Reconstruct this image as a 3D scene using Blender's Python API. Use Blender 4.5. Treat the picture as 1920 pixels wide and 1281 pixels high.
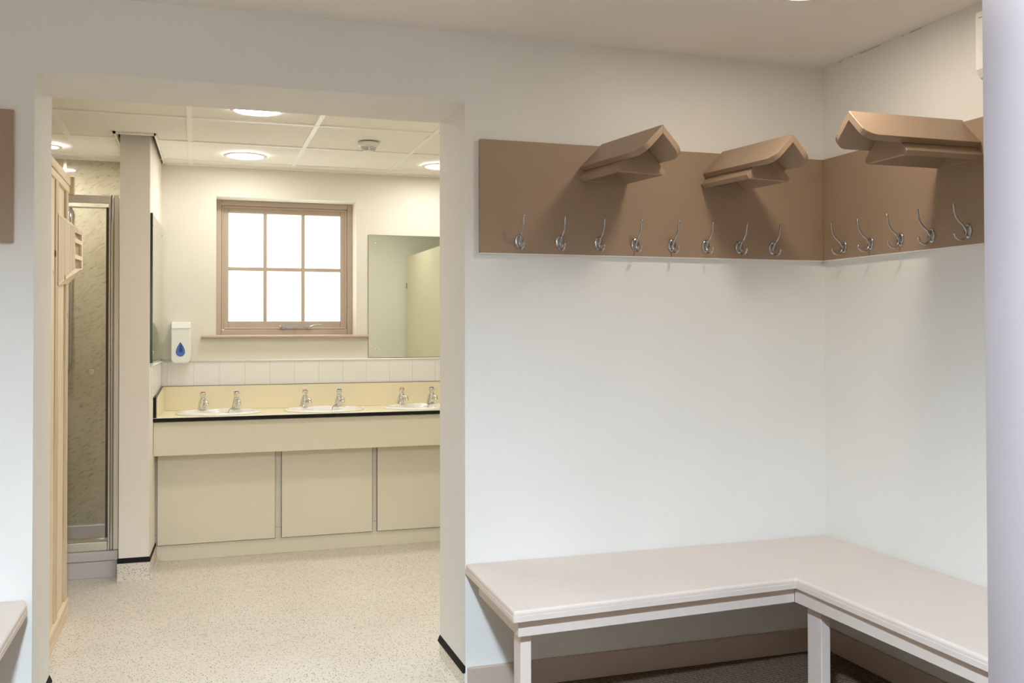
import bpy, bmesh, math
from mathutils import Vector, Matrix

# ------------------------------------------------------------------ clearing
for o in list(bpy.data.objects):
    bpy.data.objects.remove(o, do_unlink=True)
S = bpy.context.scene
COL = S.collection

# ------------------------------------------------------------------ camera
F_PX, YAW, PITCH, ROLL, SY, EYE = 1802.9, 0.3164, 0.0142, -0.0020, -49.5, 1.31
cy, sy = math.cos(YAW), math.sin(YAW)
Fw, Rt, Up = Vector((sy, cy, 0)), Vector((cy, -sy, 0)), Vector((0, 0, 1))
cp, sp = math.cos(PITCH), math.sin(PITCH)
F2, U2 = Fw * cp + Up * sp, Up * cp - Fw * sp
cr, sr = math.cos(ROLL), math.sin(ROLL)
R3, U3 = Rt * cr + U2 * sr, U2 * cr - Rt * sr
cam_data = bpy.data.cameras.new('camera')
cam = bpy.data.objects.new('camera', cam_data)
COL.objects.link(cam)
cam_data.sensor_width = 36.0
cam_data.lens = F_PX * 36.0 / 1920.0
cam_data.shift_y = SY / 1920.0
cam_data.clip_start = 0.02
M4 = Matrix(((R3.x, U3.x, -F2.x, 0), (R3.y, U3.y, -F2.y, 0), (R3.z, U3.z, -F2.z, EYE), (0, 0, 0, 1)))
cam.matrix_world = M4
S.camera = cam

# ------------------------------------------------------------------ world, exposure
W = bpy.data.worlds.new('overcast_sky')
W.use_nodes = True
S.world = W
W.node_tree.nodes['Background'].inputs[0].default_value = (0.86, 0.93, 1.0, 1)
W.node_tree.nodes['Background'].inputs[1].default_value = 3.0
S.view_settings.view_transform = 'Standard'
S.view_settings.look = 'None'
S.view_settings.gamma = 1.0
S.view_settings.use_curve_mapping = False
S.view_settings.exposure = 0.0
S.cycles.max_bounces = 9
S.cycles.diffuse_bounces = 5
S.cycles.glossy_bounces = 4
S.cycles.transmission_bounces = 4
S.cycles.sample_clamp_indirect = 4.0

# lamp strengths (ceiling fittings, washroom panes and an added fill window, built below)
L_NEAR = (3200.0, (0.69, 0.85, 1.0))       # unseen fitting, placed to cast the bench shadows
L_BAY = (66.0, (1.0, 0.90, 0.76))        # fitting over the bench bay
L_WET = (56.0, (1.0, 0.965, 0.91))        # fittings of the washroom
L_WIN = (2.0, (0.94, 0.97, 1.0))        # frosted washroom window
L_FILL = (2.1, (1.0, 0.98, 0.96))         # fill window added out of view behind the camera

# ------------------------------------------------------------------ room numbers
D = 3.36        # front face of the dividing wall
T = 0.38        # its thickness
XL, XR_ = -0.492, 0.921    # opening
ZH = 2.135
RW = 2.454      # face of the right wall
ZC = 2.386      # changing room ceiling
ZW = 2.31       # washroom ceiling
WB = 6.16       # washroom back wall face
LW = -1.9       # washroom left wall face
CL = -2.9       # changing room left wall face
CF = -2.4       # changing room front wall face


# ------------------------------------------------------------------ colours and materials
def lin(c):
    return tuple(((v / 255) / 12.92 if v / 255 <= 0.04045 else ((v / 255 + 0.055) / 1.055) ** 2.4) for v in c) + (1,)


def base_mat(name, rgb, rough=0.5, metal=0.0, spec=0.5, coat=0.0):
    m = bpy.data.materials.new(name)
    m.use_nodes = True
    b = m.node_tree.nodes['Principled BSDF']
    b.inputs['Base Color'].default_value = lin(rgb)
    b.inputs['Roughness'].default_value = rough
    b.inputs['Metallic'].default_value = metal
    b.inputs['Specular IOR Level'].default_value = spec
    if coat:
        b.inputs['Coat Weight'].default_value = coat
    return m


def nd(m, t, **kw):
    n = m.node_tree.nodes.new(t)
    for k, v in kw.items():
        setattr(n, k, v)
    return n


def lk(m, a, b):
    m.node_tree.links.new(a, b)


def coords(m, scale=(1, 1, 1), rot=(0, 0, 0)):
    tc = nd(m, 'ShaderNodeTexCoord')
    mp = nd(m, 'ShaderNodeMapping')
    mp.inputs['Scale'].default_value = scale
    mp.inputs['Rotation'].default_value = rot
    lk(m, tc.outputs['Object'], mp.inputs['Vector'])
    return mp.outputs['Vector']


def noise(m, vec, scale, detail=3, rough=0.5):
    n = nd(m, 'ShaderNodeTexNoise')
    n.inputs['Scale'].default_value = scale
    n.inputs['Detail'].default_value = detail
    n.inputs['Roughness'].default_value = rough
    lk(m, vec, n.inputs['Vector'])
    return n.outputs['Fac']


def ramp(m, fac, stops, mode='LINEAR'):
    r = nd(m, 'ShaderNodeValToRGB')
    r.color_ramp.interpolation = mode
    els = r.color_ramp.elements
    while len(els) < len(stops):
        els.new(0.5)
    for e, (p, c) in zip(els, stops):
        e.position = p
        e.color = lin(c) if len(c) == 3 else c
    lk(m, fac, r.inputs['Fac'])
    return r.outputs['Color']


def bump(m, fac, strength, dist=0.002):
    b = nd(m, 'ShaderNodeBump')
    b.inputs['Strength'].default_value = strength
    b.inputs['Distance'].default_value = dist
    lk(m, fac, b.inputs['Height'])
    lk(m, b.outputs['Normal'], m.node_tree.nodes['Principled BSDF'].inputs['Normal'])


def to_base(m, col):
    lk(m, col, m.node_tree.nodes['Principled BSDF'].inputs['Base Color'])


def paint(name, rgb, rough=0.6, var=4, bscale=120, bstr=0.15, spec=0.3):
    m = base_mat(name, rgb, rough, spec=spec)
    v = coords(m)
    n = noise(m, v, 2.5, 4)
    lo = tuple(max(0, c - var) for c in rgb)
    hi = tuple(min(255, c + var) for c in rgb)
    to_base(m, ramp(m, n, [(0.3, lo), (0.7, hi)]))
    bump(m, noise(m, v, bscale, 2), bstr, 0.001)
    return m


MAT = {}
MAT['wall'] = paint('matt_white_wall_paint', (240, 238, 233), 0.75, 2)
MAT['cream_wall'] = paint('matt_cream_wall_paint', (233, 228, 215), 0.7, 2)
MAT['wall_tint'] = paint('bounce_tint_wall_paint', (222, 210, 197), 0.75, 2)  # for unseen walls, tinted to dim and warm the bounced light
MAT['door_greyed'] = paint('satin_greyed_door_paint', (164, 154, 158), 0.5, 2)  # darkened in the colour to offset strong lamp light on the leaf
MAT['ceiling'] = paint('matt_white_ceiling_paint', (246, 241, 234), 0.8, 2)
MAT['column'] = paint('matt_magnolia_column_paint', (246, 239, 228), 0.7, 2)
MAT['board'] = paint('mushroom_brown_board_paint', (166, 142, 119), 0.42, 4, 260, 0.25, 0.4)
MAT['bench'] = paint('pale_mushroom_gloss_paint', (228, 214, 205), 0.36, 3, 60, 0.12, 0.5)
MAT['skirting'] = paint('mushroom_skirting_paint', (203, 183, 167), 0.4, 3, 60, 0.1, 0.5)
MAT['window_paint'] = paint('mushroom_window_paint', (188, 171, 153), 0.4, 3, 60, 0.1, 0.5)
MAT['laminate'] = paint('cream_laminate', (234, 225, 201), 0.35, 2, 30, 0.02, 0.5)
MAT['laminate_top'] = paint('yellow_cream_laminate', (241, 230, 198), 0.3, 2, 30, 0.02, 0.5)
MAT['black'] = base_mat('black_rubber_edging', (32, 29, 27), 0.7, spec=0.2)
MAT['void'] = base_mat('painted_void_shade', (60, 55, 48), 0.9)  # dark colour stands in for the shade above the ceiling tiles
MAT['white_plastic'] = base_mat('white_plastic', (242, 240, 234), 0.3)
MAT['ceramic'] = base_mat('white_glazed_ceramic', (244, 243, 236), 0.08, coat=0.6)
MAT['chrome'] = base_mat('polished_chrome', (225, 224, 222), 0.09, 1.0)
MAT['hook_metal'] = base_mat('satin_chrome', (190, 190, 192), 0.2, 1.0)
MAT['alu'] = base_mat('satin_silver_aluminium', (226, 220, 208), 0.35, 0.45)
MAT['acrylic'] = base_mat('pale_grey_acrylic', (214, 207, 204), 0.3)
MAT['tray_white'] = base_mat('white_acrylic', (236, 230, 216), 0.25)
MAT['mirror'] = base_mat('silvered_mirror_glass', (226, 232, 218), 0.015, 1.0)
MAT['mirror_edge'] = base_mat('dark_green_glass_edge', (28, 40, 36), 0.15)
MAT['red'] = base_mat('red_tap_indice', (196, 70, 50), 0.3)
MAT['blue'] = base_mat('blue_tap_indice', (50, 80, 170), 0.3)
MAT['disp_blue'] = base_mat('bright_blue_plastic', (45, 110, 205), 0.2)
MAT['disp_navy'] = base_mat('navy_blue_plastic', (28, 36, 110), 0.2)
MAT['grey_line'] = base_mat('grey_slot', (95, 92, 85), 0.6)
MAT['grout'] = base_mat('pale_grey_grout', (205, 198, 184), 0.8)
MAT['seal'] = base_mat('dark_grey_rubber_seal', (72, 68, 66), 0.4)

m = paint('glazed_white_tile', (240, 238, 232), 0.2, 2, 20, 0.02, 0.5)
MAT['tile'] = m

# perforated / fissured ceiling tile
m = base_mat('mineral_fibre_ceiling_tile', (250, 247, 236), 0.85, spec=0.2)
v = coords(m)
to_base(m, ramp(m, noise(m, v, 90, 4), [(0.35, (246, 242, 230)), (0.65, (251, 249, 240))]))
bump(m, noise(m, v, 220, 2), 0.08, 0.001)
MAT['ceiling_tile'] = m
MAT['grid'] = base_mat('white_enamel_ceiling_grid', (252, 250, 242), 0.4)

# speckled vinyl
m = base_mat('speckled_cream_vinyl', (240, 232, 220), 0.42, spec=0.4)
v = coords(m)
vo = nd(m, 'ShaderNodeTexVoronoi')
vo.inputs['Scale'].default_value = 145
lk(m, v, vo.inputs['Vector'])
spk = ramp(m, vo.outputs['Distance'], [(0.30, (1, 1, 1, 1)), (0.38, (0, 0, 0, 1))])
sep = nd(m, 'ShaderNodeSeparateColor')
lk(m, vo.outputs['Color'], sep.inputs[0])
keep = ramp(m, sep.outputs[0], [(0.52, (0, 0, 0, 1)), (0.54, (1, 1, 1, 1))])
fac = nd(m, 'ShaderNodeMath', operation='MULTIPLY')
lk(m, spk, fac.inputs[0])
lk(m, keep, fac.inputs[1])
tint = ramp(m, sep.outputs[1], [(0.0, (80, 68, 56)), (0.45, (128, 112, 94)), (0.75, (172, 156, 136)), (1.0, (250, 246, 240))])
ground = ramp(m, noise(m, v, 3.0, 4), [(0.3, (230, 221, 207)), (0.7, (237, 229, 217))])
mx = nd(m, 'ShaderNodeMix', data_type='RGBA')
lk(m, fac.outputs[0], mx.inputs['Factor'])
lk(m, ground, mx.inputs['A'])
lk(m, tint, mx.inputs['B'])
to_base(m, mx.outputs['Result'])
bump(m, noise(m, v, 400, 2), 0.15, 0.001)
MAT['vinyl'] = m

# ribbed brown carpet
m = base_mat('dark_brown_ribbed_carpet', (82, 68, 56), 0.95, spec=0.1)
v = coords(m)
wv = nd(m, 'ShaderNodeTexWave', wave_type='BANDS', bands_direction='Y')
wv.inputs['Scale'].default_value = 28
wv.inputs['Distortion'].default_value = 1.5
wv.inputs['Detail'].default_value = 2
wv.inputs['Detail Scale'].default_value = 6
lk(m, v, wv.inputs['Vector'])
vc = coords(m, (40, 160, 60))
nz = noise(m, vc, 2.2, 3)
mm = nd(m, 'ShaderNodeMath', operation='MULTIPLY')
lk(m, wv.outputs['Fac'], mm.inputs[0])
lk(m, nz, mm.inputs[1])
to_base(m, ramp(m, mm.outputs[0], [(0.08, (66, 54, 44)), (0.30, (128, 110, 92)), (0.55, (188, 168, 144))]))
bump(m, mm.outputs[0], 0.9, 0.004)
MAT['carpet'] = m

# marble effect wall panel
m = base_mat('grey_marble_effect_panel', (210, 201, 176), 0.05, spec=0.5)
v = coords(m, (1, 1, 1), (0, math.radians(32), 0))
vs = nd(m, 'ShaderNodeMapping')
vs.inputs['Scale'].default_value = (16, 16, 44)
lk(m, v, vs.inputs['Vector'])
n1 = noise(m, vs.outputs['Vector'], 1.7, 9, 0.68)
n2 = noise(m, coords(m, (2.5, 2.5, 2.5)), 1.0, 4)
c1 = ramp(m, n1, [(0.30, (172, 164, 142)), (0.42, (206, 198, 174)), (0.50, (218, 210, 186)), (0.80, (224, 217, 194))])
c2 = ramp(m, n2, [(0.35, (232, 230, 224)), (0.65, (255, 255, 255))])
mx = nd(m, 'ShaderNodeMix', data_type='RGBA', blend_type='MULTIPLY')
mx.inputs['Factor'].default_value = 1.0
lk(m, c1, mx.inputs['A'])
lk(m, c2, mx.inputs['B'])
to_base(m, mx.outputs['Result'])
MAT['marble'] = m


# pale pine, grain along one axis
def pine(name, axis, tone=0):
    m = base_mat(name, (232, 205, 160), 0.5, spec=0.35)
    sc = [26, 26, 26]
    sc['xyz'.index(axis)] = 1.2
    v = coords(m, tuple(sc))
    n = noise(m, v, 1.5, 6, 0.6)
    g = ramp(m, n, [(0.30, (218 - tone, 190 - tone, 152 - tone)), (0.48, (240 - tone, 220 - tone, 188 - tone)), (0.62, (246 - tone, 230 - tone, 202 - tone)), (0.75, (228 - tone, 202 - tone, 166 - tone))])
    vk = coords(m, (7, 7, 5))
    vo = nd(m, 'ShaderNodeTexVoronoi')
    vo.inputs['Scale'].default_value = 1.0
    lk(m, vk, vo.inputs['Vector'])
    k = ramp(m, vo.outputs['Distance'], [(0.05, (1, 1, 1, 1)), (0.09, (0, 0, 0, 1))])
    mx = nd(m, 'ShaderNodeMix', data_type='RGBA')
    lk(m, k, mx.inputs['Factor'])
    lk(m, g, mx.inputs['A'])
    mx.inputs['B'].default_value = lin((150, 100, 60))
    to_base(m, mx.outputs['Result'])
    bump(m, n, 0.1, 0.001)
    return m


MAT['pine_z'] = pine('pale_pine_upright_grain', 'z')
MAT['pine_y'] = pine('pale_pine_level_grain', 'y')
MAT['pine_dark'] = pine('tan_pine_upright_grain', 'z', 26)


def glow(name, strength, rgb, body=(255, 255, 255)):
    m = base_mat(name, body, 0.4)
    b = m.node_tree.nodes['Principled BSDF']
    b.inputs['Emission Color'].default_value = tuple(rgb) + (1,)
    b.inputs['Emission Strength'].default_value = strength
    return m


MAT['lamp_near'] = glow('lit_diffuser_daylight', *L_NEAR)
MAT['lamp_bay'] = glow('lit_diffuser_soft_white', *L_BAY)
MAT['lamp_wet'] = glow('lit_diffuser_warm', *L_WET)
MAT['lamp_shower'] = glow('lit_small_diffuser_warm', L_WET[0] * 4.5, L_WET[1])
MAT['pane'] = glow('daylit_frosted_pane', *L_WIN)
MAT['pane_fill'] = glow('fill_light_pane', *L_FILL)  # glow of the added fill window

# clear shower glass: thin sheet
m = bpy.data.materials.new('clear_shower_glass')
m.use_nodes = True
nt = m.node_tree
nt.nodes.clear()
out = nt.nodes.new('ShaderNodeOutputMaterial')
tr = nt.nodes.new('ShaderNodeBsdfTransparent')
tr.inputs[0].default_value = (0.975, 0.98, 0.96, 1)
gl = nt.nodes.new('ShaderNodeBsdfGlossy')
gl.inputs['Roughness'].default_value = 0.02
fr = nt.nodes.new('ShaderNodeFresnel')
fr.inputs['IOR'].default_value = 1.45
ms = nt.nodes.new('ShaderNodeMixShader')
nt.links.new(fr.outputs[0], ms.inputs[0])
nt.links.new(tr.outputs[0], ms.inputs[1])
nt.links.new(gl.outputs[0], ms.inputs[2])
nt.links.new(ms.outputs[0], out.inputs[0])
MAT['glass'] = m


# ------------------------------------------------------------------ geometry helpers
def box(bm, x0, x1, y0, y1, z0, z1, mi=0):
    vs = [bm.verts.new((x, y, z)) for z in (z0, z1) for y in (y0, y1) for x in (x0, x1)]
    for q in ((0, 2, 3, 1), (4, 5, 7, 6), (0, 1, 5, 4), (2, 6, 7, 3), (0, 4, 6, 2), (1, 3, 7, 5)):
        f = bm.faces.new([vs[i] for i in q])
        f.material_index = mi
    return vs


def extrude(bm, loop_a, loop_b, mi=0):
    """closed solid between two matching loops of points"""
    a = [bm.verts.new(p) for p in loop_a]
    b = [bm.verts.new(p) for p in loop_b]
    fs = [bm.faces.new(a[::-1]), bm.faces.new(b)]
    n = len(a)
    for i in range(n):
        j = (i + 1) % n
        fs.append(bm.faces.new((a[i], a[j], b[j], b[i])))
    for f in fs:
        f.material_index = mi
    return a, b


def prism_z(bm, poly, z0, z1, mi=0):
    return extrude(bm, [(x, y, z0) for x, y in poly], [(x, y, z1) for x, y in poly], mi)


def prism_x(bm, poly, x0, x1, mi=0):
    return extrude(bm, [(x0, y, z) for y, z in poly], [(x1, y, z) for y, z in poly], mi)


def prism_y(bm, poly, y0, y1, mi=0):
    return extrude(bm, [(x, y0, z) for x, z in poly], [(x, y1, z) for x, z in poly], mi)


def tube(bm, pts, rad, seg=12, mi=0, cap=True):
    """round bar along points, rad a number or one per point"""
    pts = [Vector(p) for p in pts]
    rads = rad if isinstance(rad, (list, tuple)) else [rad] * len(pts)
    rings = []
    t0 = (pts[1] - pts[0]).normalized()
    ref = Vector((0, 0, 1)) if abs(t0.z) < 0.9 else Vector((1, 0, 0))
    nrm = t0.cross(ref).normalized()
    for i, p in enumerate(pts):
        t = (pts[min(i + 1, len(pts) - 1)] - pts[max(i - 1, 0)]).normalized()
        nrm = (nrm - t * nrm.dot(t)).normalized()
        bi = t.cross(nrm)
        rings.append([bm.verts.new(p + (nrm * math.cos(2 * math.pi * k / seg) + bi * math.sin(2 * math.pi * k / seg)) * rads[i]) for k in range(seg)])
    for r0, r1 in zip(rings, rings[1:]):
        for k in range(seg):
            f = bm.faces.new((r0[k], r0[(k + 1) % seg], r1[(k + 1) % seg], r1[k]))
            f.material_index = mi
            f.smooth = True
    if cap:
        bm.faces.new(rings[0][::-1]).material_index = mi
        bm.faces.new(rings[-1]).material_index = mi


def spline(pts, n=6):
    """Catmull-Rom through points"""
    P = [Vector(p) for p in pts]
    P = [P[0] * 2 - P[1]] + P + [P[-1] * 2 - P[-2]]
    out = []
    for i in range(1, len(P) - 2):
        for k in range(n):
            t = k / n
            out.append(0.5 * ((2 * P[i]) + (P[i + 1] - P[i - 1]) * t + (2 * P[i - 1] - 5 * P[i] + 4 * P[i + 1] - P[i + 2]) * t * t + (3 * P[i] - P[i - 1] - 3 * P[i + 1] + P[i + 2]) * t ** 3))
    out.append(P[-2])
    return out


def lathe(bm, prof, c, seg=32, sx=1.0, sy_=1.0, mi=0, close_top=True, close_bot=True, axis='z'):
    """prof: (radius, height) list, turned round an axis through c"""
    c = Vector(c)
    rings = []
    for r, h in prof:
        ring = []
        for k in range(seg):
            a = 2 * math.pi * k / seg
            u, w = r * math.cos(a) * sx, r * math.sin(a) * sy_
            p = (u, w, h) if axis == 'z' else ((u, h, w) if axis == 'y' else (h, u, w))
            ring.append(bm.verts.new(c + Vector(p)))
        rings.append(ring)
    for r0, r1 in zip(rings, rings[1:]):
        for k in range(seg):
            f = bm.faces.new((r0[k], r0[(k + 1) % seg], r1[(k + 1) % seg], r1[k]))
            f.smooth = True
            f.material_index = mi
    if close_bot:
        bm.faces.new(rings[0][::-1]).material_index = mi
    if close_top:
        bm.faces.new(rings[-1]).material_index = mi


def sphere(bm, c, r, seg=12, sz=(1, 1, 1)):
    res = bmesh.ops.create_uvsphere(bm, u_segments=seg, v_segments=seg // 2 + 2, radius=r)
    for v_ in res['verts']:
        v_.co = Vector((v_.co.x * sz[0], v_.co.y * sz[1], v_.co.z * sz[2])) + Vector(c)
        for f in v_.link_faces:
            f.smooth = True


def build(name, bm, mats, parent=None, bevel=0.0, seg=2, label=None, origin=None):
    """one bmesh becomes one linked mesh object"""
    bmesh.ops.recalc_face_normals(bm, faces=bm.faces)
    if origin is not None:
        for v_ in bm.verts:
            v_.co -= Vector(origin)
    me = bpy.data.meshes.new(name)
    bm.to_mesh(me)
    bm.free()
    for mt in (mats if isinstance(mats, (list, tuple)) else [mats]):
        me.materials.append(MAT[mt])
    o = bpy.data.objects.new(name, me)
    COL.objects.link(o)
    if origin is not None:
        o.location = origin
    if parent:
        o.parent = parent
        if label:
            o['label'] = label
        # children are modelled in world coordinates unless an origin is given
        if origin is None:
            off = Vector((0, 0, 0))
            p = parent
            while p:
                off += p.location
                p = p.parent
            o.location = -off
    if bevel:
        b = o.modifiers.new('bevel', 'BEVEL')
        b.width = bevel
        b.segments = seg
        b.limit_method = 'ANGLE'
        b.angle_limit = math.radians(40)
        b.harden_normals = False
    return o


def B():
    return bmesh.new()


def structure(o, label=None):
    o['kind'] = 'structure'
    if label:
        o['label'] = label
    return o


def tag(o, label, cat, group=None, kind=None):
    o['label'] = label
    o['category'] = cat
    if group:
        o['group'] = group
    if kind:
        o['kind'] = kind
    return o


def thing(name, loc, label, cat, group=None, kind=None):
    o = bpy.data.objects.new(name, None)
    o.empty_display_size = 0.1
    COL.objects.link(o)
    o.location = loc
    return tag(o, label, cat, group, kind)


def copy_thing(src, loc, rotz=None, label=None):
    r = src.copy()
    COL.objects.link(r)
    r.location = loc
    if rotz is not None:
        r.rotation_euler = (0, 0, rotz)
    if label:
        r['label'] = label
    for ch in list(src.children):
        c = ch.copy()
        COL.objects.link(c)
        c.parent = r
        for g in list(ch.children):
            d = g.copy()
            COL.objects.link(d)
            d.parent = c
    return r


# ================================================================== SETTING
# dividing wall with the wide opening
bm = B()
box(bm, CL - 0.2, XL, D, D + T, -0.05, 2.62)
box(bm, XR_, RW + 0.2, D, D + T, -0.05, 2.62)
box(bm, XL, XR_, D, D + T, ZH, 2.62)
structure(build('wall_middle', bm, 'wall'), 'white dividing wall with a wide opening to the washroom')

bm = B()
box(bm, RW, RW + 0.2, CF - 0.2, D, -0.05, 2.62)
structure(build('wall_right', bm, 'wall'), 'white wall of the bench bay')
bm = B()
box(bm, CL - 0.2, CL, CF - 0.2, D, -0.05, 2.62)
structure(build('wall_left', bm, 'wall_tint'), 'unseen side wall of the changing room, tinted to warm bounced light')
# front wall with a hole for the added fill window
wx0, wx1, wz0, wz1 = -1.9, 0.3, 1.0, 2.1
bm = B()
box(bm, CL - 0.2, wx0, CF - 0.2, CF, -0.05, 2.62)
box(bm, wx1, RW + 0.2, CF - 0.2, CF, -0.05, 2.62)
box(bm, wx0, wx1, CF - 0.2, CF, -0.05, wz0)
box(bm, wx0, wx1, CF - 0.2, CF, wz1, 2.62)
structure(build('wall_front', bm, 'wall_tint'), 'unseen front wall, tinted to warm bounced light, with an added fill window')
# partition beside the viewpoint and the greyed door leaf, angled to catch less light
bm = B()
box(bm, 0.66, RW, 0.28, 0.40, -0.05, 2.38)
structure(build('wall_partition', bm, 'wall', bevel=0.004), 'white partition that carries the open door')
dr = bpy.data.objects.new('door_1', None)
COL.objects.link(dr)
dr.location = (0.63, 0.44, 0.006)
structure(dr, 'greyed door leaf at the edge of the view, angled to catch less light')
dp = (Vector((1.0535, 1.0790)), Vector((0.5735, 0.4390)))  # leaf angled so the ceiling light only grazes its face
ddir = (dp[0] - dp[1]).normalized()
dn = Vector((ddir.y, -ddir.x))
bm = B()
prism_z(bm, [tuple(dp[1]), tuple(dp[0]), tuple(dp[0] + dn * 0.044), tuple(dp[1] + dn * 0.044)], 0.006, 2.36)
build('door_leaf', bm, 'door_greyed', dr, 0.002, 2)
for z in (0.25, 1.1, 1.8):
    bm = B()
    q = dp[1] - ddir * 0.004 + dn * 0.048
    tube(bm, [(q.x, q.y, z), (q.x, q.y, z + 0.10)], 0.007, 10)
    build('hinge', bm, 'hook_metal', dr)

# floors
bm = B()
box(bm, CL, RW, CF, D - 0.001, -0.05, 0.0)
structure(build('floor', bm, 'carpet'), 'dark brown ribbed carpet of the changing room')
bm = B()
box(bm, LW - 0.2, RW + 0.2, D + T, WB + 0.2, -0.05, 0.0)
box(bm, XL, XR_, D, D + T, -0.05, 0.0)
structure(build('floor_vinyl', bm, 'vinyl'), 'cream speckled vinyl floor of the washroom')

# ceilings
bm = B()
box(bm, CL, RW, CF, D, ZC, ZC + 0.1)
structure(build('ceiling', bm, 'ceiling'), 'painted ceiling of the changing room')

# washroom walls
bm = B()
HX0, HX1, HZ0, HZ1 = 0.110, 0.968, 1.272, 2.127
Y1 = WB + 0.34
box(bm, LW - 0.2, HX0, WB, Y1, -0.05, 2.62)
box(bm, HX1, RW + 0.2, WB, Y1, -0.05, 2.62)
box(bm, HX0, HX1, WB, Y1, -0.05, HZ0)
box(bm, HX0, HX1, WB, Y1, HZ1, 2.62)
structure(build('wall_back', bm, 'cream_wall'), 'cream back wall of the washroom behind the basins')
bm = B()
box(bm, LW - 0.2, LW, D + T, WB, -0.05, 2.62)
structure(build('wall_side', bm, 'cream_wall'), 'cream side wall of the washroom')
bm = B()
box(bm, RW, RW + 0.2, D + T, WB, -0.05, 2.62)
structure(build('wall_side', bm, 'cream_wall'), 'cream end wall of the washroom')
# column / pier between the shower and the basins
bm = B()
PIER = [(-0.385, 5.40), (-0.238, 5.40), (-0.207, WB), (-0.385, WB)]
prism_z(bm, PIER, 0.0, 2.55)
structure(build('wall_pier', bm, 'column'), 'magnolia wall end between the shower and the basins')
# marble effect lining of the shower wall
bm = B()
box(bm, LW, -0.386, 6.150, WB, 0.0, ZW)
structure(build('wall_lining', bm, 'marble'), 'grey marble effect panels on the shower wall')
bm = B()
box(bm, -0.745, -0.728, 6.143, 6.150, 0.0, ZW)
structure(build('trim_1', bm, 'alu'), 'silver joint strip between marble effect panels')

# washroom ceiling: lay-in tiles in a metal grid, cut round the pier
hx0, hx1, hy0 = -0.408, -0.205, 5.245
xs = [-0.636 + 0.597 * k for k in range(-2, 6)]
ys = [D + T + 0.0, 4.19, 4.79, 5.40, 6.01]
bx = sorted(set([LW] + [x for x in xs if LW < x < RW] + [RW]))
by = ys + [WB]
bm = B()
zt = ZW + 0.006


def tile_cell(x0, x1, y0, y1):
    g = 0.006
    if x1 - x0 > 2 * g and y1 - y0 > 2 * g:
        box(bm, x0 + g, x1 - g, y0 + g, y1 - g, zt, zt + 0.02)


for i in range(len(bx) - 1):
    for j in range(len(by) - 1):
        x0, x1, y0, y1 = bx[i], bx[i + 1], by[j], by[j + 1]
        ox0, ox1, oy0 = max(x0, hx0), min(x1, hx1), max(y0, hy0)
        if ox0 < ox1 and oy0 < y1:
            tile_cell(x0, ox0, y0, y1)
            tile_cell(ox1, x1, y0, y1)
            if oy0 > y0:
                tile_cell(ox0 - 0.012, ox1 + 0.012, y0, oy0)
        else:
            tile_cell(x0, x1, y0, y1)
wc = structure(build('ceiling', bm, 'ceiling_tile'), 'suspended ceiling of square tiles over the washroom')
bm = B()
h = 0.012
for x in xs:
    if LW < x < RW:
        if hx0 < x < hx1:
            box(bm, x - h, x + h, by[0], hy0, ZW, zt + 0.002)
        else:
            box(bm, x - h, x + h, by[0], WB, ZW, zt + 0.002)
for y in ys[1:]:
    if y > hy0:
        box(bm, LW, hx0, y - h, y + h, ZW - 0.0008, zt + 0.002)
        box(bm, hx1, RW, y - h, y + h, ZW - 0.0008, zt + 0.002)
    else:
        box(bm, LW, RW, y - h, y + h, ZW - 0.0008, zt + 0.002)
# wall angles round the edge and round the cut
box(bm, hx1, RW, WB - 0.022, WB, ZW - 0.004, zt)
box(bm, LW, hx0, 6.125, 6.150, ZW - 0.004, zt)
box(bm, LW, RW, D + T, D + T + 0.022, ZW - 0.004, zt)
box(bm, hx0, hx1, hy0, hy0 + 0.020, ZW - 0.004, zt + 0.02)
box(bm, hx0, hx0 + 0.012, hy0, 6.15, ZW - 0.004, zt + 0.02)
prism_z(bm, [(hx1 - 0.008, hy0), (hx1 + 0.003, hy0), (-0.186, WB), (-0.195, WB)], ZW - 0.004, zt + 0.02)
structure(build('ceiling_grid', bm, 'grid', parent=wc), None)
bm = B()
box(bm, CL - 0.2, RW + 0.2, CF - 0.2, WB + 0.34, 2.62, 2.7)  # unseen slab, coloured dark so the gap round the pier reads black
structure(build('roof_slab', bm, 'void'), None)

# baseboards of the changing room
SK, ST = 0.092, 0.016


def skirt(name, poly_pts, lab):
    bm = B()
    for (a, b_) in poly_pts:
        x0, x1 = sorted((a[0], b_[0]))
        y0, y1 = sorted((a[1], b_[1]))
        box(bm, x0, x1, y0, y1, 0, SK)
    structure(build(name, bm, 'skirting', bevel=0.004), lab)


skirt('baseboard_middle', [((XR_ + 0.006, D - ST), (RW, D))], 'mushroom painted skirting under the wall bench')
skirt('baseboard_middle', [((CL, D - ST), (XL - 0.006, D))], 'mushroom painted skirting beyond the opening')
skirt('baseboard_right', [((RW - ST, 1.30), (RW, D - ST))], 'mushroom painted skirting of the bay side wall')

# coved vinyl and black capping strips
def cove(bm, a, b_, nrm, z=0.086, r=0.03, t=0.004):
    """vinyl upstand along a-b (2-D points) standing out along nrm"""
    prof = [(0, 0), (r, 0.0005), (r * 0.45, r * 0.16), (r * 0.16, r * 0.45), (t, r), (t, z), (0, z)]
    extrude(bm, [(a[0] + nrm[0] * u, a[1] + nrm[1] * u, w) for u, w in prof], [(b_[0] + nrm[0] * u, b_[1] + nrm[1] * u, w) for u, w in prof])


def cap_strip(bm, a, b_, nrm, z0=0.084, z1=0.104, t=0.007):
    prof = [(0, z0), (t, z0), (t, z0 + 0.004), (t * 0.7, z0 + 0.012), (0.0015, z1), (0, z1)]
    extrude(bm, [(a[0] + nrm[0] * u, a[1] + nrm[1] * u, w) for u, w in prof], [(b_[0] + nrm[0] * u, b_[1] + nrm[1] * u, w) for u, w in prof])


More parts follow.
